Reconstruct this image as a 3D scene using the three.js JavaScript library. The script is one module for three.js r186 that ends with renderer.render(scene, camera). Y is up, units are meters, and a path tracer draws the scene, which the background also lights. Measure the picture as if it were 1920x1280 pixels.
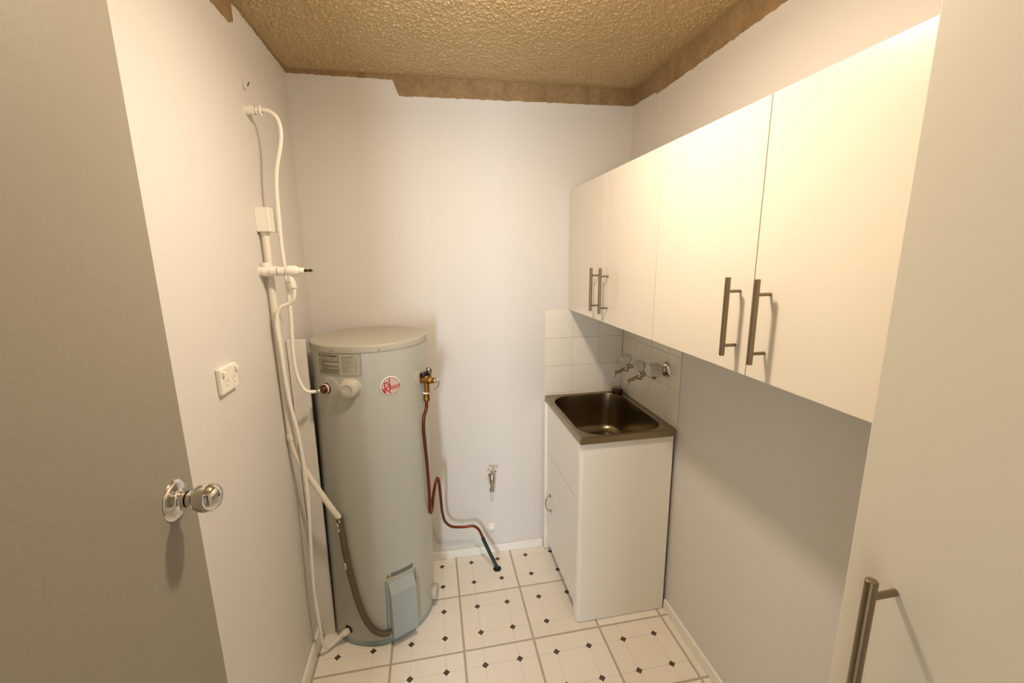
import * as THREE from 'three';
import { RoundedBoxGeometry } from 'three/addons/geometries/RoundedBoxGeometry.js';
import { mergeGeometries } from 'three/addons/utils/BufferGeometryUtils.js';
import { ImprovedNoise } from 'three/addons/math/ImprovedNoise.js';
import { RectAreaLightUniformsLib } from 'three/addons/lights/RectAreaLightUniformsLib.js';

// ---------------------------------------------------------------- camera, sky, daylight, exposure
const scene = new THREE.Scene();
const camera = new THREE.PerspectiveCamera(2 * Math.atan(640 / 793.78) * 180 / Math.PI, 1.5, 0.02, 40);
camera.position.set(0.5417, 1.5957, 2.0454);
camera.rotation.set(-0.2, -0.1864, -0.0128, 'YXZ');
scene.add(camera);
const renderer = new THREE.WebGLRenderer({ antialias: true });
renderer.toneMapping = THREE.LinearToneMapping;
renderer.toneMappingExposure = 1.0;
renderer.shadowMap.enabled = true;
scene.background = new THREE.Color(0.9, 1.05, 1.3);          // overcast daylight outside the hallway window
RectAreaLightUniformsLib.init();
const LAMP = new THREE.Vector3(0.74, 2.222, 1.08);             // globe on the laundry ceiling
const LAMP_COLOUR = new THREE.Color(1, 0.845, 0.68), LAMP_SIZE = 0.1, LAMP_POWER = 355, LAMP_SIDE = 0.76;   // shallow dome: strong downwards, weak sideways
const DAY = { x: -0.36, y: 1.0, w: 0.7, h: 1.3, z: 4.28, colour: new THREE.Color(0.78, 0.88, 1), power: 56 };

// ---------------------------------------------------------------- helpers
let seed = 7;
const rnd = () => { seed = (seed * 1664525 + 1013904223) >>> 0; return seed / 4294967296; };
const noise3 = new ImprovedNoise();
const V = (x, y, z) => new THREE.Vector3(x, y, z);
const used = new Map();
function numbered(name) { const n = used.get(name) ?? 0; used.set(name, n + 1); return n ? name + '_' + String(n).padStart(3, '0') : name; }
const shade = o => { o.traverse(c => { if (c.isMesh) { c.castShadow = true; c.receiveShadow = true; } }); return o; };
function tag(o, label, category, group) { o.userData = { label, category }; if (group) o.userData.group = group; return o; }
function thing(name, label, category, pos = [0, 0, 0], group) {
  const o = new THREE.Group(); o.name = numbered(name); o.position.set(...pos); scene.add(o); return tag(o, label, category, group);
}
function obj(name, geo, mat, parent = scene, pos) {
  const gs = Array.isArray(geo) ? geo : [geo];
  const g = gs.length > 1 ? mergeGeometries(gs.map(q => { const c = q.index ? q.toNonIndexed() : q.clone(); for (const k of Object.keys(c.attributes)) if (!['position', 'normal', 'uv'].includes(k)) c.deleteAttribute(k); return c; })) : gs[0];
  const m = new THREE.Mesh(g, mat); m.name = parent === scene ? numbered(name) : name; if (pos) m.position.set(...pos); parent.add(m); return m;
}
function struct(name, geo, mat, parent = scene) { const m = obj(name, geo, mat, parent); if (parent === scene) m.userData.kind = 'structure'; return m; }
// box given by its two corners, uv in metres
function box(x0, y0, z0, x1, y1, z1, r = 0, seg = 2) {
  const w = x1 - x0, h = y1 - y0, d = z1 - z0;
  const g = r > 0 ? new RoundedBoxGeometry(w, h, d, seg, r) : new THREE.BoxGeometry(w, h, d);
  const p = g.attributes.position, n = g.attributes.normal, uv = g.attributes.uv;
  for (let i = 0; i < p.count; i++) {
    const ax = Math.abs(n.getX(i)), ay = Math.abs(n.getY(i)), az = Math.abs(n.getZ(i));
    const X = p.getX(i) + (x0 + x1) / 2, Y = p.getY(i) + (y0 + y1) / 2, Z = p.getZ(i) + (z0 + z1) / 2;
    if (ax >= ay && ax >= az) uv.setXY(i, Z, Y); else if (ay >= az) uv.setXY(i, X, Z); else uv.setXY(i, X, Y);
  }
  return g.translate((x0 + x1) / 2, (y0 + y1) / 2, (z0 + z1) / 2);
}
function tube(pts, r, rs = 12, k = 8, tension = 0.5) {
  const c = new THREE.CatmullRomCurve3(pts.map(p => V(...p)), false, 'centripetal', tension);
  const g = new THREE.TubeGeometry(c, pts.length * k, r, rs, false);
  const caps = [0, 1].map(t => {
    const q = new THREE.CircleGeometry(r, rs), d = c.getTangentAt(t).multiplyScalar(t ? 1 : -1);
    q.applyQuaternion(new THREE.Quaternion().setFromUnitVectors(V(0, 0, 1), d)); const e = c.getPointAt(t); return q.translate(e.x, e.y, e.z);
  });
  return [g, ...caps];
}
// lathe with profile [[radius, height], ...] about y, then turned so that y runs along dir and moved to at
function lathe(profile, dir = [0, 1, 0], at = [0, 0, 0], seg = 32) {
  const g = new THREE.LatheGeometry(profile.map(([r, y]) => new THREE.Vector2(Math.max(r, 1e-5), y)), seg);
  g.applyQuaternion(new THREE.Quaternion().setFromUnitVectors(V(0, 1, 0), V(...dir).normalize()));
  return g.translate(...at);
}
const hexNut = (r, l, dir, at) => { const g = new THREE.CylinderGeometry(r, r, l, 6); g.applyQuaternion(new THREE.Quaternion().setFromUnitVectors(V(0, 1, 0), V(...dir).normalize())); return g.translate(...at); };

// ---------------------------------------------------------------- textures
function dataTex(n, fn, colour = false) {
  const d = new Uint8Array(n * n * 4);
  for (let y = 0; y < n; y++) for (let x = 0; x < n; x++) { const c = fn(x / n, y / n), i = (y * n + x) * 4; d[i] = c[0]; d[i + 1] = c[1]; d[i + 2] = c[2]; d[i + 3] = 255; }
  const t = new THREE.DataTexture(d, n, n); t.wrapS = t.wrapT = THREE.RepeatWrapping; t.magFilter = THREE.LinearFilter; t.minFilter = THREE.LinearMipmapLinearFilter; t.generateMipmaps = true;
  if (colour) t.colorSpace = THREE.SRGBColorSpace; t.needsUpdate = true; return t;
}
function lattice(n) { const a = []; for (let i = 0; i < n * n; i++) a.push(rnd()); return (u, v) => { const x = u * n, y = v * n, i = Math.floor(x), j = Math.floor(y), f = x - i, g = y - j, s = f * f * (3 - 2 * f), t = g * g * (3 - 2 * g), q = (p, r) => a[((r % n + n) % n) * n + (p % n + n) % n]; return (q(i, j) * (1 - s) + q(i + 1, j) * s) * (1 - t) + (q(i, j + 1) * (1 - s) + q(i + 1, j + 1) * s) * t; }; }
const l8 = lattice(8), l24 = lattice(24), l64 = lattice(64), l128 = lattice(128);
const rollerTex = dataTex(256, (u, v) => { const k = 255 * (0.5 * l64(u, v) + 0.35 * l128(u, v) + 0.15 * l24(u, v)); return [k, k, k]; });
const gritTex = dataTex(256, (u, v) => { const k = 255 * (0.3 * l24(u, v) + 0.4 * l64(u, v) + 0.3 * l128(u, v)); return [k, k, k]; });
const canvasTex = (w, h, draw) => { const c = document.createElement('canvas'); c.width = w; c.height = h; draw(c.getContext('2d'), w, h); const t = new THREE.CanvasTexture(c); t.colorSpace = THREE.SRGBColorSpace; t.anisotropy = 8; return t; };
const rep = (t, s) => { const c = t.clone(); c.repeat.set(s, s); c.needsUpdate = true; return c; };

// ---------------------------------------------------------------- materials
const std = (o) => new THREE.MeshStandardMaterial(o);
const M = {
  wall: std({ color: '#dbd7d0', roughness: 0.62, bumpMap: rep(rollerTex, 2.2), bumpScale: 0.00045 }),
  ceiling: std({ color: '#bca27a', roughness: 0.95 }),
  hall: std({ color: '#aaa294', roughness: 0.7 }),
  strip: std({ color: '#b0936b', roughness: 0.95, bumpMap: rep(gritTex, 5), bumpScale: 0.006,
    map: dataTex(256, (u, v) => { const k = 0.86 + 0.2 * (l24(u, v) * 0.5 + l64(u, v) * 0.5) ; return [Math.min(255, 240 * k), Math.min(255, 238 * k), Math.min(255, 234 * k)]; }, true) }),
  plaster: std({ color: '#cbbfa8', roughness: 0.9, bumpMap: rep(gritTex, 6), bumpScale: 0.002 }),
  skirting: std({ color: '#f1ede4', roughness: 0.35 }),
  gloss: new THREE.MeshPhysicalMaterial({ color: '#e3dac9', roughness: 0.3, clearcoat: 0.35, clearcoatRoughness: 0.12 }),
  tallDoor: std({ color: '#e2dac8', roughness: 0.45 }),
  entryDoor: std({ color: '#8f8878', roughness: 0.5, bumpMap: rep(rollerTex, 3), bumpScale: 0.0003 }),
  carcass: std({ color: '#d9d3c4', roughness: 0.5 }),
  steelBar: std({ color: '#8f806b', roughness: 0.36, metalness: 1 }),
  chrome: std({ color: '#dcdad6', roughness: 0.06, metalness: 1 }),
  agedChrome: std({ color: '#b9b0a0', roughness: 0.16, metalness: 1 }),
  sink: std({ color: '#94866c', roughness: 0.27, metalness: 1, bumpMap: rep(rollerTex, 5), bumpScale: 0.00008 }),
  tub: std({ color: '#f2ede3', roughness: 0.38 }),
  tile: new THREE.MeshPhysicalMaterial({ color: '#ece5d6', roughness: 0.3, clearcoat: 0.3, clearcoatRoughness: 0.15 }),
  grout: std({ color: '#d8cfbd', roughness: 0.9 }),
  tank: new THREE.MeshPhysicalMaterial({ color: '#b2b3a8', roughness: 0.42, clearcoat: 0.5, clearcoatRoughness: 0.28 }),
  tankTop: std({ color: '#b3ae9f', roughness: 0.5 }),
  tankRim: std({ color: '#8fa09f', roughness: 0.4 }),
  cover: std({ color: '#a2a9a6', roughness: 0.45 }),
  greyPlastic: std({ color: '#bdb8aa', roughness: 0.5 }),
  escutcheon: std({ color: '#b9b7aa', roughness: 0.45 }),
  brass: std({ color: '#97713a', roughness: 0.34, metalness: 1 }),
  darkTip: std({ color: '#4b3a24', roughness: 0.4, metalness: 0.8 }),
  darkBrass: std({ color: '#5d3320', roughness: 0.4, metalness: 0.8 }),
  copper: std({ color: '#80452b', roughness: 0.36, metalness: 1 }),
  greenSleeve: std({ color: '#0a2b20', roughness: 0.45 }),
  black: std({ color: '#17130f', roughness: 0.6 }),
  pipePaint: std({ color: '#f2ede2', roughness: 0.4 }),
  conduit: std({ color: '#e9e2d2', roughness: 0.45 }),
  bareHose: std({ color: '#5d5440', roughness: 0.6, bumpMap: rep(gritTex, 2), bumpScale: 0.0004 }),
  flake: std({ color: '#e8e2d2', roughness: 0.7 }),
  board: std({ color: '#e8e3da', roughness: 0.5, bumpMap: rep(rollerTex, 1.2), bumpScale: 0.0006 }),
  plastic: std({ color: '#f3eee2', roughness: 0.3 }),
  acrylic: new THREE.MeshPhysicalMaterial({ color: '#f4f1ec', roughness: 0.35, transmission: 0.55, thickness: 0.02, ior: 1.49 }),
  plug: std({ color: '#2a0c08', roughness: 0.35 }),
  hazard: std({ color: '#8d7d1f', roughness: 0.6 }), sticker: std({ color: '#6d7168', roughness: 0.6 }),
  globe: std({ color: '#fff4e2', roughness: 0.4, emissive: '#ffdcae', emissiveIntensity: 4 }),
  glass: new THREE.MeshPhysicalMaterial({ color: '#ffffff', roughness: 0.02, transmission: 1, thickness: 0 }),
};

// ---------------------------------------------------------------- room dimensions (metres; back wall z = 0, laundry runs to z = 2.12, hallway beyond)
const W = 1.527, H = 2.356, Z1 = 2.12, T = 0.1;
const FX = 0.6027, FZ = 0.2794, FS = 0.2936;                  // vinyl floor pattern

// floor: grey joints, cream squares each with four dark diamonds
const floor = struct('floor', box(-1.3, -0.1, -T, 2.2, -0.0012, 4.5), std({ color: '#b8ae9a', roughness: 0.5 }));
{
  const creams = ['#f0e8da', '#eee5d6', '#f2ebdd'].map(c => std({ color: c, roughness: 0.42, bumpMap: rep(gritTex, 5), bumpScale: 0.00015 }));
  const dark = [0, 1].map(k => std({ roughness: 0.45, map: dataTex(32, (u, v) => { const m = 1 - Math.min(1, Math.hypot(u - 0.5, v - 0.5) * 2.6), n = l8(u + k * 0.3, v); return [58 + 70 * m * n + 20 * n, 44 + 58 * m * n + 15 * n, 36 + 48 * m * n + 12 * n]; }, true) }));
  const g = 0.0048, hair = 0.00042, dq = 0.0138;
  const dShape = new THREE.Shape([[dq, 0], [0, dq], [-dq, 0], [0, -dq]].map(a => new THREE.Vector2(...a)));
  const dGeo = new THREE.ExtrudeGeometry(dShape, { depth: 0.0008, bevelEnabled: false }); dGeo.rotateX(-Math.PI / 2);
  { const p = dGeo.attributes.position, uv = dGeo.attributes.uv; for (let i = 0; i < p.count; i++) uv.setXY(i, 0.5 + p.getX(i) / (2 * dq), 0.5 + p.getZ(i) / (2 * dq)); }
  for (let i = -3; i < 4; i++) for (let j = -1; j < 7; j++) {
    const x0 = Math.max(FX + i * FS + g, 0.001), x1 = Math.min(FX + (i + 1) * FS - g, W - 0.001), z0 = Math.max(FZ + j * FS + g, 0.001), z1 = Math.min(FZ + (j + 1) * FS - g, Z1);
    if (x1 - x0 < 0.004 || z1 - z0 < 0.004) continue;
    const cx = [0.265, 0.742].map(f => FX + (i + f) * FS), cz = [0.265, 0.745].map(f => FZ + (j + f) * FS);
    const cut = (a, b, c) => { const s = [a, ...c.filter(q => q > a + 0.003 && q < b - 0.003), b], r = []; for (let k = 0; k + 1 < s.length; k++) r.push([s[k] + (k ? hair : 0), s[k + 1] - (k + 2 < s.length ? hair : 0)]); return r; };
    const pieces = [];
    for (const [a, b] of cut(x0, x1, cx)) for (const [c, d] of cut(z0, z1, cz)) pieces.push(box(a, -0.0012, c, b, 0, d));
    const tile = obj('tile', pieces, creams[Math.floor(rnd() * 3)], floor);
    for (const a of cx) for (const b of cz) if (a > x0 + dq && a < x1 - dq && b > z0 + dq && b < z1 - dq) obj('diamond', dGeo, dark[Math.floor(rnd() * 2)], tile, [a, -0.0005, b]);
  }
}

// walls and skirting
const wallBack = struct('wall_back', box(-T, -T, -T, W + T, H + 0.1, 0), M.wall);
struct('wall_left', box(-T, -T, 0, 0, H + 0.1, Z1), M.wall);
const wallRight = struct('wall_right', box(W, -T, 0, W + T, H + 0.1, Z1), M.wall);
struct('wall_front', [box(-1.2, -T, Z1, 0.06, 2.5, Z1 + 0.1), box(0.95, -T, Z1, 2.1, 2.5, Z1 + 0.1), box(0.06, 2.06, Z1, 0.95, 2.5, Z1 + 0.1)], M.wall);
struct('wall_hallway_side', box(0.14, -T, 2.85, 2.1, 2.5, 4.38), M.hall);
struct('wall_hallway_left', box(-1.3, -T, Z1, -1.2, 2.5, 4.5), M.hall);
struct('wall_hallway_right', box(2.1, -T, Z1, 2.2, 2.5, 4.5), M.hall);
{
  const { x, y, w, h } = DAY, a = x - w / 2, b = x + w / 2, c = y - h / 2, d = y + h / 2;
  struct('wall_hallway_far', [box(-1.2, -T, 4.38, a, 2.5, 4.5), box(b, -T, 4.38, 2.1, 2.5, 4.5), box(a, -T, 4.38, b, c, 4.5), box(a, d, 4.38, b, 2.5, 4.5)], M.hall);
  const win = new THREE.Group(); win.name = 'window_1'; win.userData.kind = 'structure'; scene.add(win);
  const f = 0.04; obj('window_frame', [box(a, c, 4.4, a + f, d, 4.46), box(b - f, c, 4.4, b, d, 4.46), box(a + f, c, 4.4, b - f, c + f, 4.46), box(a + f, d - f, 4.4, b - f, d, 4.46), box(x - f / 2, c + f, 4.4, x + f / 2, d - f, 4.46)], M.skirting, win);
  obj('pane', box(a + f, c + f, 4.428, x - f / 2, d - f, 4.432), M.glass, win); obj('pane', box(x + f / 2, c + f, 4.428, b - f, d - f, 4.432), M.glass, win);
  const L = new THREE.RectAreaLight(DAY.colour, DAY.power, w - 0.08, h - 0.08); L.position.set(x, y, 4.37); L.lookAt(x, y, 0); L.name = 'daylight'; scene.add(L);   // faces into the house (-z)
}
const skirt = (x0, z0, x1, z1, h) => box(x0, 0, z0, x1, h, z1, 0.003);
struct('baseboard_back', skirt(0.2, 0, 1.085, 0.012, 0.045), M.skirting);
struct('baseboard_left', skirt(0, 0.385, 0.012, Z1, 0.07), M.skirting);
struct('baseboard_right', skirt(W - 0.012, 0.538, W, 1.68, 0.05), M.skirting);

// ceiling: slab with a troweled, lumpy skin hanging under it
{
  const nx = 640, nz = 420, zt = 1.0, pos = [], uv = [], idx = [];
  for (let j = 0; j <= nz; j++) for (let i = 0; i <= nx; i++) {
    const x = i / nx * W, z = j / nz * zt;
    const wx = x + 0.006 * noise3.noise(x * 80, z * 80, 3), wz = z + 0.006 * noise3.noise(x * 60, z * 60, 9);
    let n = 0.62 * noise3.noise(wx * 112, 0.3, wz * 130) + 0.45 * noise3.noise(wx * 205, 4.1, wz * 200);
    let h = 0.0016 + 0.0092 * Math.max(0, n + 0.06) + 0.0015 * noise3.noise(x * 9, 2.2, z * 9) + 0.0007 * noise3.noise(x * 260, 1, z * 260);
    const e = Math.min(1, Math.min(x, W - x, z) / 0.05);       // flatter beside the walls
    h *= 0.4 + 0.6 * e;
    pos.push(x, H - Math.max(h, 0), z); uv.push(x, z);
  }
  for (let j = 0; j < nz; j++) for (let i = 0; i < nx; i++) { const a = j * (nx + 1) + i, b = a + 1, c = a + nx + 1, d = c + 1; idx.push(a, b, c, b, d, c); }
  const g = new THREE.BufferGeometry(); g.setAttribute('position', new THREE.Float32BufferAttribute(pos, 3)); g.setAttribute('uv', new THREE.Float32BufferAttribute(uv, 2)); g.setIndex(idx); g.computeVertexNormals();
  struct('ceiling', [g, box(-T, H, -T, W + T, H + 0.1, Z1)], M.ceiling);
  struct('ceiling_hallway', box(-1.3, 2.44, Z1, 2.2, 2.54, 4.5), M.hall);
}
// bare strips the paint never reached, along the top of the walls; outline in the wall's own plane, ragged lower edge
function ragged(a, b, top, low, amp, place, mat, name) {
  const pts = [[a, top]], n = Math.max(6, Math.round(Math.abs(b - a) / 0.006));
  for (let i = 0; i <= n; i++) { const t = a + (b - a) * i / n; pts.push([t, low(t) + amp * (noise3.noise(t * 70, low(t) * 3, 0.5) + 0.5 * noise3.noise(t * 190, 2, 0.5))]); }
  pts.push([b, top]);
  const s = new THREE.Shape(pts.map(p => new THREE.Vector2(...p)));
  const g = new THREE.ExtrudeGeometry(s, { depth: 0.0018, bevelEnabled: false }); place(g); return struct(name, g, mat);
}
const lerp = (a, b, t) => a + (b - a) * t;
const onRight = g => { g.rotateY(-Math.PI / 2); g.translate(W, 0, 0); };       // shape x -> +z, depth -> -x
const onLeft = g => { g.rotateY(-Math.PI / 2); g.translate(0.0018, 0, 0); };
ragged(0, 0.424, H, t => 2.337 - 0.004 * t, 0.004, g => g, M.strip, 'trim_1');
ragged(0.424, W, H, t => t < 0.446 ? lerp(2.334, 2.274, (t - 0.424) / 0.022) : lerp(2.273, 2.283, (t - 0.446) / 1.08), 0.003, g => g, M.strip, 'trim_2');
ragged(0, 1.66, H, t => t < 0.216 ? lerp(2.284, 2.272, t / 0.216) : 2.262, 0.0035, onRight, M.strip, 'trim_3');
ragged(0.49, 2.1, H, t => 2.272 + (t < 0.52 ? (0.52 - t) * 0.6 : 0), 0.003, onLeft, M.strip, 'trim_4');
ragged(0, 0.49, H, t => 2.344, 0.006, onLeft, M.strip, 'trim_5');
struct('trim_6', box(W - 0.004, 1.905, 0.208, W, 2.262, 0.222, 0.0018), M.wall);      // bead on the wall beside the corner

// splashback tiles
{
  const S = 0.1467, J = 0.0012, TT = 0.006, top = 1.3265, mats = ['#ece5d6', '#eae2d2', '#eee8da'].map(c => { const m = M.tile.clone(); m.color.set(c); return m; });
  obj('grout', box(1.098, 0.872, 0, W, 1.3265, 0.004), M.grout, wallBack);
  obj('grout', box(W - 0.004, 0.872, 0.004, W, 1.3265, 0.539), M.grout, wallRight);
  for (let r = 0; r < 4; r++) {
    const y1 = top - r * S, y0 = Math.max(y1 - S, 0.872); if (y1 - y0 < 0.005) continue;
    for (let c = 0; c < 3; c++) { const x0 = 1.098 + c * S, x1 = Math.min(x0 + S, W - TT); obj('tile', box(x0 + J, y0 + J, 0.001, x1 - J, y1 - J, TT, 0.0016), mats[Math.floor(rnd() * 3)], wallBack); }
    for (let c = 0; c < 4; c++) { const z0 = TT + c * S, z1 = Math.min(z0 + S, 0.539); if (z1 - z0 > 0.004) obj('tile', box(W - TT, y0 + J, z0 + J, W - 0.001, y1 - J, z1 - J, 0.0016), mats[Math.floor(rnd() * 3)], wallRight); }
  }
}

// ---------------------------------------------------------------- entry door standing open against the wall
{
  const d = new THREE.Group(); d.name = 'door_1'; d.userData.kind = 'structure'; scene.add(d);
  obj('door_leaf', box(0.085, 0.012, 1.283, 0.12, 2.035, 2.112, 0.0015), M.entryDoor, d);
  const at = [0.12, 1.217, 1.336], dir = [1, 0, 0.06];
  const knob = obj('door_knob', lathe([[0, 0.018], [0.0118, 0.0185], [0.0122, 0.023], [0.0102, 0.025], [0.011, 0.028], [0.0165, 0.0305], [0.0212, 0.0365], [0.0232, 0.044], [0.0232, 0.0505], [0.021, 0.058], [0.0164, 0.0638], [0.0084, 0.0673], [0, 0.0682]], dir, at, 48), M.chrome, d);
  obj('rosette', lathe([[0.0335, 0], [0.0335, 0.0012], [0.0315, 0.004], [0.027, 0.0062], [0.019, 0.0075], [0.0145, 0.0095], [0.0128, 0.014], [0.0125, 0.0185]], dir, at, 48), M.chrome, knob);
}

// ---------------------------------------------------------------- ceiling light (just above the picture)
{
  const t = thing('ceiling_light', 'shallow round glass dome light under the rough ceiling', 'light', [LAMP.x, H, LAMP.z]);
  obj('base', lathe([[0, 0.002], [0.1, 0.002], [0.1, -0.014], [0.094, -0.02], [0, -0.02]]), M.plastic, t);
  obj('dome', lathe([[0.092, -0.018], [0.094, -0.05], [0.09, -0.078], [0.075, -0.105], [0.047, -0.125], [0, -0.13]], [0, 1, 0], [0, 0, 0], 40), M.globe, t);
  const A = new THREE.RectAreaLight(LAMP_COLOUR, LAMP_POWER, LAMP_SIZE, LAMP_SIZE); A.position.copy(LAMP); A.lookAt(LAMP.x, 0, LAMP.z + 1e-4); A.name = 'dome_down_glow'; scene.add(A);
  const L = new THREE.PointLight(LAMP_COLOUR, LAMP_SIDE); L.position.set(LAMP.x, H - 0.122, LAMP.z); L.castShadow = true; L.shadow.radius = 2; L.shadow.mapSize.set(2048, 2048); L.name = 'dome_side_glow'; scene.add(L);
}

// ---------------------------------------------------------------- overhead cupboards
const CX = 1.221, CY0 = 1.3265, CY1 = 1.902;
function barHandle(parent, x, yLow, yHigh, z, r, off, pLow, pHigh) {   // bar parallel to the door, two posts to the door face at x
  return obj('handle', [lathe([[0, yLow], [r * 0.86, yLow], [r, yLow + 0.001], [r, yHigh - 0.001], [r * 0.86, yHigh], [0, yHigh]], [0, 1, 0], [x - off, 0, z], 20),
    ...[pLow, pHigh].map(y => lathe([[r * 0.62, 0], [r * 0.62, off - r * 0.5]], [1, 0, 0], [x - off + r * 0.4, y, z], 14))], M.steelBar, parent);
}
function overhead(label, z0, seam, z1, h0, h1, s) {
  const t = thing('overhead_cabinet', label, 'cabinet', [0, 0, 0], 'overhead cupboards along the tiled wall');
  obj('carcass', [box(CX + 0.018, CY0, z0 + 0.0005, W - 0.0005, CY0 + 0.016, z1 - 0.0005), box(CX + 0.018, CY1 - 0.016, z0 + 0.0005, W - 0.0005, CY1, z1 - 0.0005), box(CX + 0.018, CY0 + 0.016, z0 + 0.0005, W - 0.0005, CY1 - 0.016, z0 + 0.0165), box(CX + 0.018, CY0 + 0.016, z1 - 0.0165, W - 0.0005, CY1 - 0.016, z1 - 0.0005), box(W - 0.006, CY0 + 0.016, z0 + 0.0165, W - 0.0005, CY1 - 0.016, z1 - 0.0165)], M.carcass, t);
  for (const [a, b, h] of [[z0 + s, seam - s, h0], [seam + s, z1 - s, h1]]) {
    const d = obj('door', box(CX, CY0, a, CX + 0.0165, CY1, b, 0.0012), M.gloss, t);
    barHandle(d, CX, 1.366, 1.543, h, 0.006, 0.034, 1.389, 1.512);
  }
}
overhead('glossy white two-door overhead cabinet in the corner above the sink', 0.002, 0.429, 0.836, 0.386, 0.481, 0.0012);
overhead('glossy white two-door overhead cabinet beside the tall cupboard, past the sink', 0.836, 1.246, 1.662, 1.208, 1.295, 0.0012);

// ---------------------------------------------------------------- tall cupboard
{
  const t = thing('tall_cupboard', 'tall plain white cupboard at the end of the overhead cabinets, upright bar handle', 'cupboard');
  const x = 1.02, z0 = 1.681, z1 = 2.115, y1 = 2.25;
  obj('carcass', [box(x + 0.018, 0.01, z0, W - 0.0005, y1, z0 + 0.016), box(x + 0.018, 0.01, z1 - 0.016, W - 0.0005, y1, z1), box(x + 0.018, 0.01, z0 + 0.016, W - 0.0005, 0.1, z1 - 0.016), box(x + 0.018, y1 - 0.016, z0 + 0.016, W - 0.0005, y1, z1 - 0.016), box(W - 0.008, 0.1, z0 + 0.016, W - 0.0005, y1 - 0.016, z1 - 0.016)], M.carcass, t);
  const d = obj('door', box(x, 0.02, z0, x + 0.0175, y1, z1 - 0.002, 0.0014), M.tallDoor, t);
  barHandle(d, x, 1.02, 1.254, 1.734, 0.006, 0.035, 1.055, 1.233);
}

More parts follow.
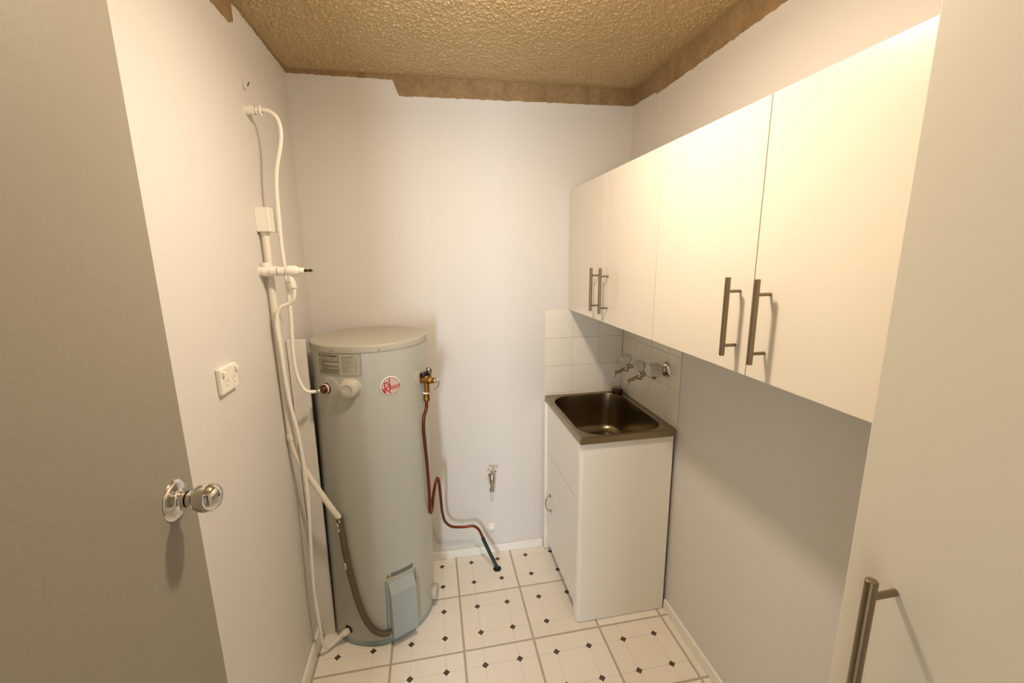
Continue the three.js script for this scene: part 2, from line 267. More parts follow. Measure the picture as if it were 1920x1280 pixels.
// ---------------------------------------------------------------- laundry cabinet, sink, plug, taps
{
  const x0 = 1.1, x1 = 1.512, z0 = 0.02, z1 = 0.537, top = 0.851;
  const t = thing('laundry_cabinet', 'white metal laundry cabinet under the steel sink', 'cabinet');
  { // folded sheet: near side turned round the corner into the front
    const sh = new THREE.Shape(), r = 0.02, k = 0.0025, xl = x0 - 0.001, zf = z1 - 0.046;
    sh.moveTo(x1, -z1); sh.lineTo(x1, -z1 + k); sh.lineTo(xl + r, -z1 + k); sh.absarc(xl + r, -z1 + r, r - k, -Math.PI / 2, -Math.PI, true); sh.lineTo(xl + k, -zf); sh.lineTo(xl, -zf); sh.lineTo(xl, -z1 + r); sh.absarc(xl + r, -z1 + r, r, -Math.PI, -Math.PI / 2, false); sh.lineTo(x1, -z1);
    const g = new THREE.ExtrudeGeometry(sh, { depth: top - 0.003, bevelEnabled: false, curveSegments: 12 }); g.rotateX(-Math.PI / 2); g.translate(0, 0.003, 0);
    obj('side_panel', g, M.tub, t);
  }
  obj('side_panel', [box(x0 - 0.012, 0.004, 0.014, x0 + 0.02, top, 0.04, 0.003), box(x0 + 0.018, 0.004, 0.008, x1, top, 0.022)], M.tub, t);
  obj('front_panel', box(x0 + 0.001, 0.58, 0.04, x0 + 0.018, top, z1 - 0.042, 0.003), M.tub, t);
  const d = obj('door', box(x0 + 0.001, 0.06, 0.042, x0 + 0.018, 0.574, z1 - 0.043, 0.004), M.tub, t);
  obj('handle', [...tube([[x0, 0.362, 0.105], [x0 - 0.012, 0.361, 0.106], [x0 - 0.021, 0.35, 0.108], [x0 - 0.025, 0.325, 0.111], [x0 - 0.022, 0.298, 0.115], [x0 - 0.012, 0.286, 0.118], [x0, 0.284, 0.119]], 0.0042, 10), lathe([[0, 0], [0.009, 0], [0.007, 0.006], [0, 0.007]], [-1, 0, 0], [x0 + 0.001, 0.362, 0.105]), lathe([[0, 0], [0.009, 0], [0.007, 0.006], [0, 0.007]], [-1, 0, 0], [x0 + 0.001, 0.284, 0.119])], M.agedChrome, d);
  obj('base', [box(x0 + 0.04, 0.004, 0.04, x0 + 0.055, 0.09, z1 - 0.044), box(x1 - 0.014, 0.004, 0.04, x1, top, z1 - 0.044)], M.carcass, t);

  // pressed steel sink: deck with turned-down edge and a rounded bowl, one skin
  const s = thing('laundry_sink', 'stainless steel laundry sink with one deep rounded bowl', 'sink');
  const X0 = 1.097, X1 = 1.511, Z0 = 0.007, Z1s = 0.549, Y = 0.88;
  const rr = (cx, cz, hx, hz, r, n = 14) => { const p = []; for (const [sx, sz, a0] of [[1, 1, 0], [-1, 1, 1], [-1, -1, 2], [1, -1, 3]]) for (let i = 0; i <= n; i++) { const a = (a0 + i / n) * Math.PI / 2; p.push([cx + sx * (hx - r) + r * Math.cos(a), cz + sz * (hz - r) + r * Math.sin(a)]); } return p; };
  const cx = 1.302, cz = 0.284, hx = 0.184, hz = 0.2475;
  const mid = [(X0 + X1) / 2, (Z0 + Z1s) / 2], ox = (X1 - X0) / 2, oz = (Z1s - Z0) / 2;
  const rings = [];
  const ring = (c, a, b, r, y) => rings.push(rr(c[0], c[1], a, b, r).map(q => [q[0], y, q[1]]));
  ring(mid, ox - 0.001, oz - 0.001, 0.004, Y - 0.03); ring(mid, ox, oz, 0.005, Y - 0.028); ring(mid, ox, oz, 0.005, Y - 0.003); ring(mid, ox - 0.001, oz - 0.001, 0.006, Y - 0.0006); ring(mid, ox - 0.004, oz - 0.004, 0.008, Y);
  ring([cx, cz], hx + 0.006, hz + 0.006, 0.105, Y); ring([cx, cz], hx + 0.002, hz + 0.002, 0.1, Y - 0.001); ring([cx, cz], hx, hz, 0.098, Y - 0.004);
  ring([cx, cz], hx - 0.004, hz - 0.004, 0.096, Y - 0.05); ring([cx, cz], hx - 0.012, hz - 0.014, 0.09, Y - 0.14);
  for (let k = 1; k <= 6; k++) { const a = k / 6 * Math.PI / 2, q = 0.045 * (1 - Math.cos(a)); ring([cx, cz], hx - 0.014 - q, hz - 0.016 - q, 0.088 - q * 0.4, Y - 0.155 - 0.045 * Math.sin(a)); }
  ring([cx, cz], 0.05, 0.05, 0.0499, Y - 0.206); ring([cx, cz], 0.028, 0.028, 0.0279, Y - 0.208);
  const n = rings[0].length, pos = [], uv = [], idx = [];
  for (const q of rings) for (const p of q) { pos.push(...p); uv.push(p[0], p[2]); }
  for (let j = 0; j + 1 < rings.length; j++) for (let i = 0; i < n; i++) { const a = j * n + i, b = j * n + (i + 1) % n, c = a + n, d2 = b + n; idx.push(a, c, b, b, c, d2); }
  const g = new THREE.BufferGeometry(); g.setAttribute('position', new THREE.Float32BufferAttribute(pos, 3)); g.setAttribute('uv', new THREE.Float32BufferAttribute(uv, 2)); g.setIndex(idx); g.computeVertexNormals();
  const sinkMat = M.sink.clone(); sinkMat.side = THREE.DoubleSide; obj('bowl', g, sinkMat, s);
  obj('waste', lathe([[0.03, 0], [0.03, 0.002], [0.024, 0.002], [0.021, -0.006], [0, -0.006]], [0, 1, 0], [cx, Y - 0.2085, cz]), M.agedChrome, s);

  const p = thing('sink_plug', 'dark round rubber plug resting on the back corner of the sink', 'plug', [1.474, Y, 0.062]);
  obj('body', lathe([[0, 0], [0.025, 0], [0.028, 0.004], [0.03, 0.018], [0.0288, 0.023], [0.022, 0.0262], [0, 0.027]]), M.plug, p);
  obj('lug', lathe([[0, 0.026], [0.006, 0.026], [0.005, 0.031], [0, 0.032]]), M.agedChrome, p);
}
function bibTap(name, label, z) {
  const t = thing(name, label, 'tap', [W - 0.006, 1.062, z], 'pair of spouted taps over the sink');
  obj('flange', lathe([[0, 0], [0.027, 0], [0.027, 0.002], [0.022, 0.007], [0.013, 0.01], [0.011, 0.014]], [-1, 0, 0]), M.agedChrome, t);
  obj('body', [lathe([[0.011, 0.008], [0.011, 0.05], [0.0135, 0.054], [0.0135, 0.072], [0.011, 0.076], [0, 0.077]], [-1, 0, 0]), ...tube([[-0.062, -0.004, 0], [-0.08, -0.012, 0], [-0.1, -0.02, 0], [-0.122, -0.028, 0], [-0.13, -0.034, 0], [-0.132, -0.046, 0]], 0.0085, 14), lathe([[0, -0.013], [0.009, -0.009], [0.012, 0], [0.009, 0.009], [0, 0.012]], [0, 1, 0], [-0.07, -0.012, 0.006])], M.agedChrome, t);
  obj('spindle', lathe([[0.01, 0], [0.01, 0.012], [0.006, 0.014], [0.006, 0.022]], [-0.35, 1, 0], [-0.062, 0.01, 0]), M.agedChrome, t);
  const h = [];
  for (let k = 0; k < 6; k++) { const a = k * Math.PI / 3; h.push([Math.cos(a), Math.sin(a)]); }
  const flute = new THREE.Shape(); for (let k = 0; k <= 60; k++) { const a = k / 60 * Math.PI * 2, r = 0.022 + 0.0022 * Math.cos(6 * a); k ? flute.lineTo(r * Math.cos(a), r * Math.sin(a)) : flute.moveTo(r, 0); }
  const hg = new THREE.ExtrudeGeometry(flute, { depth: 0.024, bevelEnabled: true, bevelSize: 0.003, bevelThickness: 0.003, bevelSegments: 2 });
  hg.applyQuaternion(new THREE.Quaternion().setFromUnitVectors(V(0, 0, 1), V(-0.35, 1, 0).normalize())); hg.translate(-0.068, 0.028, 0);
  obj('handle', hg, M.acrylic, t);
  return t;
}
{
  const first = bibTap('sink_tap', 'sink tap with clear handle and low spout, the one deeper into the corner', 0.198);
  const c = first.clone(); c.name = numbered('sink_tap'); c.position.z = 0.336; scene.add(c);
  c.userData = { label: 'middle tap of the three above the sink, with clear handle and low spout', category: 'tap', group: 'pair of spouted taps over the sink' };
  const t = thing('wall_valve', 'wall valve without spout, big round chrome flange and clear fluted handle', 'tap', [W - 0.006, 1.108, 0.437]);
  obj('flange', lathe([[0, 0], [0.034, 0], [0.034, 0.003], [0.03, 0.009], [0.022, 0.013], [0.014, 0.015], [0.0135, 0.02]], [-1, 0, 0], [0, 0, 0], 40), M.chrome, t);
  obj('body', [lathe([[0.0135, 0.01], [0.0135, 0.022], [0.0165, 0.023], [0.0165, 0.034], [0.012, 0.036], [0.011, 0.046]], [-1, 0, 0])], M.agedChrome, t);
  const flute = new THREE.Shape(); for (let k = 0; k <= 80; k++) { const a = k / 80 * Math.PI * 2, r = 0.024 + 0.0025 * Math.cos(8 * a); k ? flute.lineTo(r * Math.cos(a), r * Math.sin(a)) : flute.moveTo(r, 0); }
  const hg = new THREE.ExtrudeGeometry(flute, { depth: 0.042, bevelEnabled: true, bevelSize: 0.004, bevelThickness: 0.005, bevelSegments: 3 }); hg.rotateY(-Math.PI / 2); hg.translate(-0.04, 0, 0);
  obj('handle', hg, M.acrylic, t);
}

// ---------------------------------------------------------------- hose tap, cap and drain on the back wall
{
  const t = thing('hose_tap', 'small chrome garden-type tap low on the bare back wall', 'tap', [0.804, 0.487, 0]);
  obj('flange', lathe([[0, 0], [0.0145, 0], [0.014, 0.004], [0.0105, 0.007], [0.0085, 0.01]], [0, 0, 1], [0, -0.03, 0]), M.agedChrome, t);
  obj('body', [lathe([[0.0085, 0], [0.0085, 0.045]], [0, 0, 1], [0, -0.03, 0]), lathe([[0, -0.1], [0.011, -0.1], [0.0128, -0.098], [0.0128, -0.089], [0.0085, -0.083], [0.0078, -0.066], [0.0115, -0.058], [0.0142, -0.046], [0.0146, -0.026], [0.0138, -0.016], [0.0078, -0.012], [0.0065, 0.004], [0, 0.005]], [0, 1, 0.12], [0, 0, 0.05])], M.agedChrome, t);
  obj('handle', [lathe([[0.005, 0], [0.005, 0.024], [0.007, 0.026], [0, 0.032]], [0, 1, 0.12], [0, 0, 0.05]), ...tube([[-0.017, 0.031, 0.05], [-0.009, 0.029, 0.053], [0, 0.028, 0.054], [0.009, 0.026, 0.056], [0.017, 0.022, 0.058]], 0.0045, 10), new THREE.SphereGeometry(0.006, 12, 10).translate(-0.017, 0.031, 0.05), new THREE.SphereGeometry(0.006, 12, 10).translate(0.017, 0.022, 0.058)], M.agedChrome, t);
  const c = thing('pipe_cap', 'small round white cap on the back wall below the hose tap', 'cap', [0.803, 0.155, 0]);
  obj('cap', lathe([[0.016, 0], [0.016, 0.012], [0.0145, 0.0155], [0, 0.017]], [0, 0, 1]), M.plastic, c);
  obj('ring', lathe([[0.021, 0], [0.021, 0.002], [0.016, 0.003]], [0, 0, 1]), M.skirting, c);
  const f = thing('floor_drain', 'small dark pipe opening in the floor where the green sleeve ends', 'drain', [0.808, 0, 0.137]);
  obj('ring', lathe([[0.013, 0], [0.021, 0], [0.021, 0.0025], [0.018, 0.004], [0.013, 0.004], [0.013, 0]]), M.black, f);
  obj('stopper', lathe([[0, 0.0025], [0.013, 0.0025]]), M.black, f);
}

// ---------------------------------------------------------------- water heater
const TX = 0.2585, TZ = 0.249, TR = 0.2264, TH = 1.284, LEAN = 0.0205;   // the tank stands slightly out of plumb
const rad = Math.PI / 180;
const onTank = (deg, y, out = 0) => [TX + LEAN * y + (TR + out) * Math.cos(deg * rad), y, TZ + (TR + out) * Math.sin(deg * rad)];
const upright = profile => { const g = lathe(profile, [0, 1, 0], [0, 0, 0], 96); const p = g.attributes.position; for (let i = 0; i < p.count; i++) p.setX(i, p.getX(i) + LEAN * p.getY(i)); return g.translate(TX, 0, TZ); };
const outward = deg => [Math.cos(deg * rad), 0, Math.sin(deg * rad)];
// patch wrapped round the tank between two angles (left edge first as seen from the room)
function wrap(a0, a1, y0, y1, out, n = 16) {
  const pos = [], uv = [], idx = [];
  for (let i = 0; i <= n; i++) for (let j = 0; j < 2; j++) { pos.push(...onTank(lerp(a0, a1, i / n), j ? y1 : y0, out)); uv.push(i / n, j); }
  for (let i = 0; i < n; i++) { const a = i * 2; idx.push(a, a + 2, a + 1, a + 2, a + 3, a + 1); }
  const g = new THREE.BufferGeometry(); g.setAttribute('position', new THREE.Float32BufferAttribute(pos, 3)); g.setAttribute('uv', new THREE.Float32BufferAttribute(uv, 2)); g.setIndex(idx); g.computeVertexNormals(); return g;
}
const heater = thing('water_heater', 'tall grey cylindrical electric water heater in the corner', 'water heater', [0, 0, 0]);
{
  const t = heater;
  obj('tank_body', upright([[0, 0.004], [TR - 0.004, 0.004], [TR - 0.001, 0.012], [TR, 0.02], [TR, TH - 0.026]]), M.tank, t);
  obj('base_rim', upright([[TR, 0.004], [TR + 0.0025, 0.005], [TR + 0.003, 0.02], [TR + 0.001, 0.024], [TR, 0.024]]), M.tankRim, t);
  obj('lid', upright([[TR, TH - 0.026], [TR + 0.0025, TH - 0.026], [TR + 0.0025, TH - 0.005], [TR, TH - 0.0012], [TR - 0.006, TH], [TR - 0.02, TH - 0.001], [0, TH - 0.001]]), M.tankTop, t);
  for (const a of [75, 118, 12]) obj('screw', lathe([[0, 0], [0.0042, 0], [0.004, 0.0018], [0.002, 0.0028], [0, 0.003]], outward(a), onTank(a, TH - 0.0165, 0.002), 12), M.agedChrome, t);

  const label = canvasTex(768, 512, (c, w, h) => {
    c.fillStyle = '#a5a596'; c.fillRect(0, 0, w, h);
    c.strokeStyle = '#6b6450'; c.lineWidth = 5; c.strokeRect(8, 8, w - 16, h - 20);
    c.fillStyle = '#8d8a78'; c.fillRect(66, 22, 356, h - 52); c.fillStyle = '#a8a798'; c.fillRect(440, 30, 280, h - 70);
    c.strokeStyle = '#c9c5b2'; c.strokeRect(446, 40, 264, h - 92);
    const bar = (x, y, ww, hh, col = '#4a4230') => { c.fillStyle = col; let q = x; while (q < x + ww) { const k = Math.min(6 + rnd() * 20, x + ww - q); c.fillRect(q, y, k, hh); q += k + 3 + rnd() * 4; } };
    c.fillStyle = '#2e2718'; c.font = 'bold 38px sans-serif'; c.fillText('RHEEM', 82, 74); bar(228, 44, 150, 30, '#332b1b');
    c.fillStyle = '#c8c4b0'; c.fillRect(80, 92, 120, 20); c.fillRect(80, 126, 120, 20); c.fillRect(236, 92, 150, 20); c.fillRect(226, 126, 160, 20);
    bar(84, 94, 110, 14); bar(84, 128, 110, 14); bar(260, 94, 110, 14); bar(232, 128, 150, 14);
    for (const [y, n] of [[180, 340], [200, 340], [240, 70], [262, 200], [284, 320], [306, 330], [350, 340], [372, 330], [394, 320], [416, 330], [438, 300]]) bar(76, y, n, 12, '#5c543e');
    c.fillStyle = '#bdb9a6'; c.fillRect(160, 224, 250, 26); c.fillRect(230, 326, 180, 12);
    bar(470, 66, 180, 16, '#3a3120');
    for (let k = 0; k < 20; k++) bar(462, 98 + k * 17, 80 + rnd() * 110, 8, '#7d7862');
    for (let k = 0; k < 8; k++) bar(680, 110 + k * 40, 24, 18, '#847d66');
    c.fillStyle = '#3a3020'; c.beginPath(); c.moveTo(36, 22); c.lineTo(60, 66); c.lineTo(36, 100); c.lineTo(12, 60); c.fill();
    c.strokeStyle = '#3a3020'; c.lineWidth = 11; c.beginPath(); c.arc(38, h - 74, 19, 0, 7); c.stroke(); bar(22, 150, 34, 60, '#6e664f'); bar(24, 240, 34, 60, '#7a735c');
  });
  obj('rating_label', wrap(137, 91, 1.171, 1.255, 0.0008), std({ map: label, roughness: 0.4 }), t).userData.label = 'printed grey rating label';

  const badge = canvasTex(512, 512, (c) => {
    c.fillStyle = '#efe9de'; c.fillRect(0, 0, 512, 512);
    c.fillStyle = '#c3b2aa'; c.beginPath(); c.arc(256, 256, 222, 0, 7); c.fill();
    c.strokeStyle = '#7c5a50'; c.lineWidth = 16; c.beginPath(); c.arc(256, 256, 222, 0, 7); c.stroke();
    const red = '#b01022'; c.strokeStyle = red; c.fillStyle = red; c.lineCap = 'round'; c.lineJoin = 'round';
    c.lineWidth = 27; c.beginPath(); c.moveTo(112, 150); c.lineTo(112, 400); c.quadraticCurveTo(88, 380, 62, 300); c.stroke();
    c.beginPath(); c.moveTo(92, 164); c.bezierCurveTo(130, 120, 206, 150, 198, 220); c.bezierCurveTo(190, 270, 150, 290, 122, 300); c.lineTo(250, 424); c.stroke();
    c.lineWidth = 26; c.beginPath(); c.moveTo(232, 62); c.lineTo(232, 350); c.stroke();
    c.save(); c.translate(238, 352); c.rotate(-0.06); c.scale(0.62, 1.15); c.font = 'bold 168px sans-serif'; c.fillText('heem', 0, 0); c.restore();
  });
  const bd = lathe([[0, 0.0022], [0.034, 0.0022], [0.0375, 0.0016], [0.0385, 0]], [0, 1, 0], [0, 0, 0], 48);
  { const p = bd.attributes.position, uv = bd.attributes.uv; for (let i = 0; i < p.count; i++) uv.setXY(i, 0.5 + p.getX(i) / 0.078, 0.5 - p.getZ(i) / 0.078); bd.rotateX(Math.PI / 2); }
  const a0 = 66; bd.rotateY((90 - a0) * rad); bd.translate(...onTank(a0, 1.12, -0.0005));
  obj('badge', bd, std({ map: badge, roughness: 0.35 }), t).userData.label = 'round badge with red lettering';

  // thermostat knob cap and hot outlet
  obj('round_cap', lathe([[0.043, 0], [0.043, 0.002], [0.036, 0.004], [0.0355, 0.022], [0.033, 0.028], [0.02, 0.033], [0.0195, 0.031], [0, 0.031]], outward(103), onTank(103, 1.126, -0.004), 40), M.greyPlastic, t);
  obj('outlet_plate', lathe([[0, 0.0], [0.039, 0.0], [0.0405, 0.002], [0.039, 0.004], [0.02, 0.0045], [0, 0.0045]], outward(123), onTank(123, 1.124, -0.003), 36), M.escutcheon, t);
  const fit = obj('outlet_fitting', [lathe([[0.021, -0.004], [0.021, 0.003], [0.016, 0.006], [0.0155, 0.012]], outward(128), onTank(128, 1.12), 24), hexNut(0.017, 0.014, [-0.8, -0.05, 0.6], onTank(128, 1.119, 0.016))], M.darkBrass, t);
  fit.userData.label = 'dark brass outlet fitting';
  obj('seal_ring', new THREE.TorusGeometry(0.0155, 0.003, 8, 28).rotateY((90 - 128) * rad).translate(...onTank(128, 1.12, 0.007)), M.plastic, fit);

  // pressure relief valve
  const RA = 27;
  obj('valve_plate', lathe([[0, 0], [0.04, 0], [0.0415, 0.002], [0.04, 0.004], [0.022, 0.005], [0, 0.005]], outward(RA), onTank(RA, 1.118, -0.004), 36), M.escutcheon, t);
  const C = [0.505, 1.104, 0.356];
  const valve = obj('relief_valve', [lathe([[0.013, -0.004], [0.013, 0.035]], outward(RA), onTank(RA, 1.106)), lathe([[0, -0.03], [0.013, -0.03], [0.014, -0.012], [0.0145, 0.012], [0.012, 0.026], [0, 0.026]], [1, -0.1, 0.25], [0.508, 1.106, 0.357]), lathe([[0.0105, -0.05], [0.0105, -0.01]], [0, 1, 0], C), hexNut(0.0135, 0.016, [0, 1, 0], [0.502, 1.042, 0.354]), lathe([[0.0125, 0], [0.0125, 0.014], [0.009, 0.017]], [0, 1, 0], [0.506, 1.108, 0.357]), lathe([[0.0105, 0], [0.0135, 0.006], [0.0135, 0.016], [0.009, 0.024]], [0, -1, 0], [0.502, 1.036, 0.353])], M.brass, t);
  obj('washer', lathe([[0.013, 0], [0.013, 0.005], [0, 0.005]], [0, 1, 0], [0.502, 1.05, 0.354]), M.plastic, valve);
  obj('valve_stem', [lathe([[0, 0], [0.0075, 0], [0.0075, 0.014], [0, 0.014]], [0, 1, 0], [0.502, 1.126, 0.356]), lathe([[0, 0], [0.013, 0], [0.012, 0.003], [0, 0.004]], outward(RA), onTank(RA, 1.124, 0.002))], M.black, valve);
  obj('valve_bonnet', lathe([[0, 0], [0.0125, 0], [0.0125, 0.032], [0.01, 0.036], [0, 0.037]], [0, 1, 0], [0.516, 1.116, 0.335], 24), M.agedChrome, valve);
  obj('lever', [lathe([[0, 0], [0.0095, 0], [0.0095, 0.014], [0, 0.015]], [1, -0.1, 0.25], [0.532, 1.103, 0.362]), ...tube([[0.538, 1.113, 0.363], [0.548, 1.112, 0.365], [0.553, 1.102, 0.367], [0.553, 1.086, 0.367], [0.546, 1.072, 0.365], [0.535, 1.066, 0.362]], 0.0022, 8)], M.agedChrome, valve);

  // element cover low on the tank
  const EA = 65, ce = onTank(EA, 0.17);
  const place = g => g.rotateY((90 - EA) * rad).translate(ce[0], 0, ce[2]);
  const prof = new THREE.Shape(); prof.moveTo(-0.03, 0.046); prof.lineTo(0.026, 0.046); prof.lineTo(0.031, 0.052); prof.lineTo(0.031, 0.255); prof.lineTo(0.027, 0.262); prof.lineTo(0.004, 0.293); prof.lineTo(-0.03, 0.297);
  const cv = new THREE.ExtrudeGeometry(prof, { depth: 0.1, bevelEnabled: true, bevelSize: 0.003, bevelThickness: 0.004, bevelSegments: 3 });
  cv.rotateY(-Math.PI / 2); cv.translate(0.05, 0, 0);           // profile x -> outward (+z), depth -> -x
  const cover = obj('element_cover', place(cv), M.cover, t);
  obj('screw', place(lathe([[0, 0], [0.004, 0], [0.0035, 0.002], [0, 0.003]], [0, 0, 1], [0.01, 0.17, 0.033], 12)), M.agedChrome, cover);
  for (const [a, b, y] of [[81.5, 80.8, 0.05], [48.2, 47.5, 0.09]]) obj('cover_seam', wrap(a, b, y, 0.302, 0.0012, 2), M.sticker, t);
  obj('warning_sticker', wrap(75.5, 51, 0.312, 0.33, 0.0009), M.sticker, t);
  const tri = onTank(78.2, 0.318, 0.0012), tg = new THREE.ExtrudeGeometry(new THREE.Shape([[-0.009, -0.006], [0.009, -0.006], [0, 0.01]].map(q => new THREE.Vector2(...q))), { depth: 0.0006, bevelEnabled: false });
  tg.rotateY((90 - 78.2) * rad).translate(...tri); obj('hazard_triangle', tg, M.hazard, t).userData.label = 'small yellow hazard triangle';
  obj('drain_cap', lathe([[0, -0.01], [0.034, -0.01], [0.034, 0.018], [0.031, 0.023], [0, 0.024]], outward(13), onTank(13, 0.07), 32), M.greyPlastic, t);
  obj('inlet_hole', lathe([[0, 0], [0.02, 0], [0.018, 0.0015], [0, 0.0016]], outward(124.5), onTank(124.5, 0.066, -0.0006), 20), M.black, t);
}

// ---------------------------------------------------------------- copper drain line from the relief valve
{
  const t = thing('copper_pipe', 'bent copper drain pipe from the heater valve down to the floor', 'pipe');
  obj('pipe', tube([[0.501, 1.014, 0.353], [0.498, 0.984, 0.352], [0.487, 0.951, 0.36], [0.483, 0.904, 0.361], [0.485, 0.83, 0.357], [0.488, 0.754, 0.351], [0.491, 0.594, 0.338], [0.491, 0.505, 0.322], [0.493, 0.482, 0.312], [0.498, 0.49, 0.296], [0.503, 0.522, 0.275], [0.519, 0.582, 0.235], [0.527, 0.594, 0.22], [0.533, 0.567, 0.205], [0.539, 0.436, 0.16], [0.543, 0.35, 0.125], [0.557, 0.274, 0.09], [0.588, 0.235, 0.075], [0.649, 0.221, 0.07], [0.698, 0.219, 0.07], [0.722, 0.2, 0.074], [0.738, 0.167, 0.08], [0.746, 0.143, 0.084]], 0.0068, 14, 10), M.copper, t);
  obj('sleeve', tube([[0.743, 0.152, 0.083], [0.752, 0.128, 0.088], [0.78, 0.066, 0.112], [0.803, 0.016, 0.133], [0.806, 0.004, 0.136]], 0.0095, 14), M.greenSleeve, t).userData.label = 'dark green plastic sleeve';
}

// ---------------------------------------------------------------- timber cover board beside the tank
{
  const g = box(0.003, 0.001, 0.363, 0.0612, 1.298, 0.375, 0.002);
  const p = g.attributes.position; for (let i = 0; i < p.count; i++) if (p.getX(i) > 0.04) p.setX(i, p.getX(i) + p.getY(i) * 0.0055);
  tag(obj('cover_board', g, M.board), 'narrow upright white board between the wall and the heater', 'board');
}

// ---------------------------------------------------------------- hot pipe from the wall to the heater
{
  const t = thing('hot_water_pipe', 'thin white painted pipe looping from high on the wall to the heater top', 'pipe');
  obj('wall_elbow', [lathe([[0.0135, 0], [0.0135, 0.026], [0.0125, 0.028]], [1, 0, 0], [0, 2.052, 0.477], 20)], M.pipePaint, t);
  obj('nut', [lathe([[0.0105, 0], [0.0105, 0.006]], [1, 0, 0], [0.0265, 2.052, 0.477], 20), hexNut(0.0135, 0.014, [1, 0, 0], [0.037, 2.052, 0.477]), lathe([[0.015, 0], [0.015, 0.0025], [0.008, 0.004]], [1, 0, 0], [0.043, 2.052, 0.477], 20)], M.pipePaint, t);
  obj('pipe', tube([[0.04, 2.053, 0.477], [0.055, 2.054, 0.477], [0.07, 2.05, 0.477], [0.086, 2.037, 0.477], [0.095, 2.012, 0.477], [0.094, 1.971, 0.477], [0.083, 1.925, 0.477], [0.072, 1.885, 0.477], [0.063, 1.82, 0.476], [0.06, 1.75, 0.474], [0.057, 1.64, 0.472], [0.058, 1.577, 0.471], [0.06, 1.486, 0.469], [0.057, 1.384, 0.466], [0.051, 1.27, 0.464], [0.054, 1.2, 0.465], [0.062, 1.163, 0.467], [0.072, 1.137, 0.468], [0.086, 1.123, 0.466], [0.103, 1.119, 0.459], [0.119, 1.118, 0.447]], 0.0064, 12, 8), M.pipePaint, t);
  obj('collar', lathe([[0.0085, 0], [0.0085, 0.008]], [0.8, 0, -0.6], [0.108, 1.1185, 0.4555], 16), M.agedChrome, t);
}

// ---------------------------------------------------------------- cold supply: stop valve and pipe down to the heater foot
{
  const y = 1.556, z = 0.527, t = thing('stop_valve', 'white painted valve assembly sticking out of the wall, tip unpainted', 'valve');
  const X = [1, 0, 0];
  obj('tee', [lathe([[0.0155, 0], [0.0155, 0.012], [0.017, 0.013], [0.017, 0.026], [0.014, 0.029], [0.014, 0.034]], X, [-0.002, y, z], 20), lathe([[0.012, 0.006], [0.012, 0.026], [0.009, 0.028]], [0, 1, 0], [0.02, y, z], 16)], M.pipePaint, t);
  obj('nut', hexNut(0.0185, 0.02, X, [0.042, y, z]), M.pipePaint, t);
  obj('nut', hexNut(0.0165, 0.018, X, [0.064, y - 0.001, z]), M.pipePaint, t);
  obj('valve_body', [lathe([[0.012, -0.006], [0.012, 0.004], [0.0165, 0.006], [0.0175, 0.016], [0.0175, 0.034], [0.0125, 0.042], [0.0105, 0.045], [0.0095, 0.06], [0, 0.06]], X, [0.074, y, z], 24), lathe([[0.01, 0], [0.01, 0.026]], [0, -1, 0], [0.09, y - 0.008, z], 18)], M.pipePaint, t);
  obj('spindle', [lathe([[0, 0], [0.005, 0], [0.005, 0.008], [0.0032, 0.009], [0.0032, 0.014], [0.0048, 0.015], [0.0042, 0.022], [0.002, 0.027], [0, 0.028]], X, [0.133, y, z], 12), box(0.15, y - 0.0015, z - 0.006, 0.158, y + 0.0015, z + 0.006)], M.darkTip, t);

  const c = thing('cold_water_pipe', 'thin white pipe winding from the stop valve down to the heater foot', 'pipe');
  obj('nut', [hexNut(0.0115, 0.016, [0, 1, 0], [0.0925, 1.515, 0.525]), lathe([[0.0125, 0], [0.0125, 0.008], [0.009, 0.011]], [0, -1, 0], [0.093, 1.509, 0.5245], 18)], M.pipePaint, c);
  obj('pipe', tube([[0.094, 1.506, 0.524], [0.094, 1.482, 0.522], [0.087, 1.46, 0.519], [0.072, 1.447, 0.516], [0.05, 1.439, 0.515], [0.035, 1.424, 0.515], [0.029, 1.4, 0.515], [0.026, 1.365, 0.515], [0.029, 1.299, 0.514], [0.031, 1.2, 0.512], [0.035, 1.1, 0.509], [0.046, 1.0, 0.505], [0.052, 0.91, 0.502], [0.054, 0.815, 0.5], [0.0535, 0.713, 0.5], [0.047, 0.58, 0.5], [0.038, 0.4, 0.5], [0.037, 0.286, 0.5], [0.041, 0.169, 0.5], [0.0415, 0.1, 0.497], [0.044, 0.062, 0.49], [0.052, 0.038, 0.478], [0.066, 0.034, 0.466], [0.086, 0.044, 0.453], [0.106, 0.054, 0.444], [0.122, 0.06, 0.438]], 0.0064, 12, 8), M.pipePaint, c);
  obj('fitting', [lathe([[0.009, 0], [0.0105, 0.003], [0.0105, 0.012], [0.013, 0.014], [0.0135, 0.026], [0.0115, 0.034]], [0.82, 0.25, -0.3], [0.098, 0.05, 0.447], 20), lathe([[0, 0.03], [0.0125, 0.031], [0.012, 0.04], [0, 0.04]], [0.82, 0.25, -0.3], [0.098, 0.05, 0.447], 20)], M.flake, c);
}

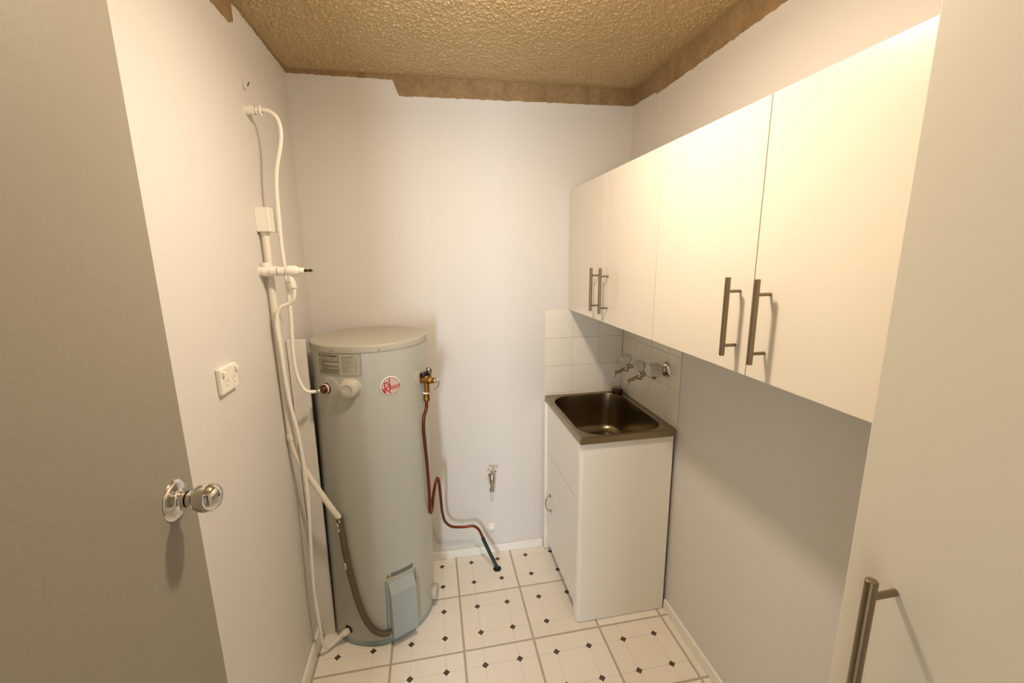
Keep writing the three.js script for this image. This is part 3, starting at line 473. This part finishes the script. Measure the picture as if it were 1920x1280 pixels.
// ---------------------------------------------------------------- electrics on the wall
{
  const b = thing('junction_box', 'square white junction box high on the wall by the pipes', 'junction box');
  obj('base', box(0, 1.6815, 0.449, 0.034, 1.7575, 0.514, 0.002), M.plastic, b);
  obj('lid', box(0.0335, 1.681, 0.4485, 0.042, 1.758, 0.5145, 0.0025), M.plastic, b);
  obj('screw', lathe([[0, 0], [0.003, 0], [0.003, 0.0012], [0, 0.0012]], [0, 1, 0], [0.036, 1.7576, 0.506], 10), M.bareHose, b);

  const t = thing('conduit', 'straight white plastic conduit running down the wall from the junction box', 'conduit');
  obj('pipe', tube([[0.0175, 1.69, 0.492], [0.0165, 1.4, 0.4905], [0.0165, 1.2, 0.49], [0.017, 0.965, 0.487]], 0.0115, 18), M.conduit, t);
  obj('clip', [lathe([[0.0145, 0], [0.0145, 0.018]], [0, 1, 0], [0.0175, 1.672, 0.492], 18)], M.conduit, t);
  obj('coupling', lathe([[0.0115, 0], [0.0135, 0.0008], [0.0135, 0.024], [0.0115, 0.025]], [0, 1, 0], [0.017, 0.953, 0.487], 20), M.conduit, t);

  const f = thing('flexible_conduit', 'hose crossing the heater, white above and bare dark brown below', 'conduit');
  const on = (a, y) => onTank(a, y, 0.0125);
  obj('white_hose', tube([[0.017, 0.962, 0.487], [0.021, 0.925, 0.487], [0.036, 0.868, 0.488], [0.062, 0.802, 0.484], [0.1, 0.708, 0.475], [0.13, 0.636, 0.466], [0.1435, 0.602, 0.4565]], 0.0108, 16), M.conduit, f);
  obj('bare_hose', tube([[0.142, 0.606, 0.457], on(121.6, 0.57), on(119.8, 0.5), on(116.8, 0.4), on(113, 0.315), on(109.2, 0.238), on(104, 0.165), on(98.4, 0.112), on(92.5, 0.08), on(86, 0.064), on(79, 0.06)], 0.0112, 16), M.bareHose, f).userData.label = 'bare dark brown hose end';
  for (const [a, y, s] of [[123, 0.60, 0.007], [120.2, 0.59, 0.006], [122, 0.572, 0.008], [121.4, 0.548, 0.006], [117.2, 0.398, 0.008], [116.6, 0.384, 0.006]]) { const g = new THREE.IcosahedronGeometry(s, 1); g.scale(0.5, 1.5, 0.4); g.rotateY((90 - a) * rad); obj('paint_flake', g.translate(...onTank(a, y, 0.0225)), M.flake, f); }
}
{
  const t = thing('power_outlet', 'white double power outlet with two switches on the side wall', 'power outlet', [0, 1.291, 0.856]);
  obj('faceplate', box(0, -0.034, -0.046, 0.013, 0.034, 0.046, 0.004, 3), M.plastic, t);
  for (const s of [-1, 1]) {
    obj('switch', box(0.0125, 0.013, s * 0.036 - 0.0055, 0.0205, 0.026, s * 0.036 + 0.0055, 0.003), M.plastic, t);
    const q = (z, y, a) => { const g = new THREE.BoxGeometry(0.0008, 0.008, 0.002); g.rotateX(a); return g.translate(0.0132, y, z); };
    obj('socket', [q(s * 0.021 - 0.0065, -0.002, 0.5), q(s * 0.021 + 0.0065, -0.002, -0.5), q(s * 0.021, -0.015, 0)], M.greyPlastic, t);
  }
  const h = thing('wall_hook', 'tiny painted-over bracket on the wall above the pipe end', 'hook', [0, 2.131, 0.465]);
  obj('plate', box(0, -0.012, -0.008, 0.006, 0.012, 0.008, 0.0025), M.wall, h);
  obj('nail', lathe([[0, 0], [0.0018, 0], [0.0018, 0.014], [0, 0.0145]], [0.3, 1, -0.25], [0.008, -0.004, -0.009], 8), M.bareHose, h);
  obj('lump', new THREE.SphereGeometry(0.009, 12, 10).scale(0.6, 0.8, 1).translate(0.003, -0.012, 0.001), M.wall, h);
}

scene.traverse(o => { if (o.isMesh) { o.castShadow = true; o.receiveShadow = true; } });
renderer.render(scene, camera);
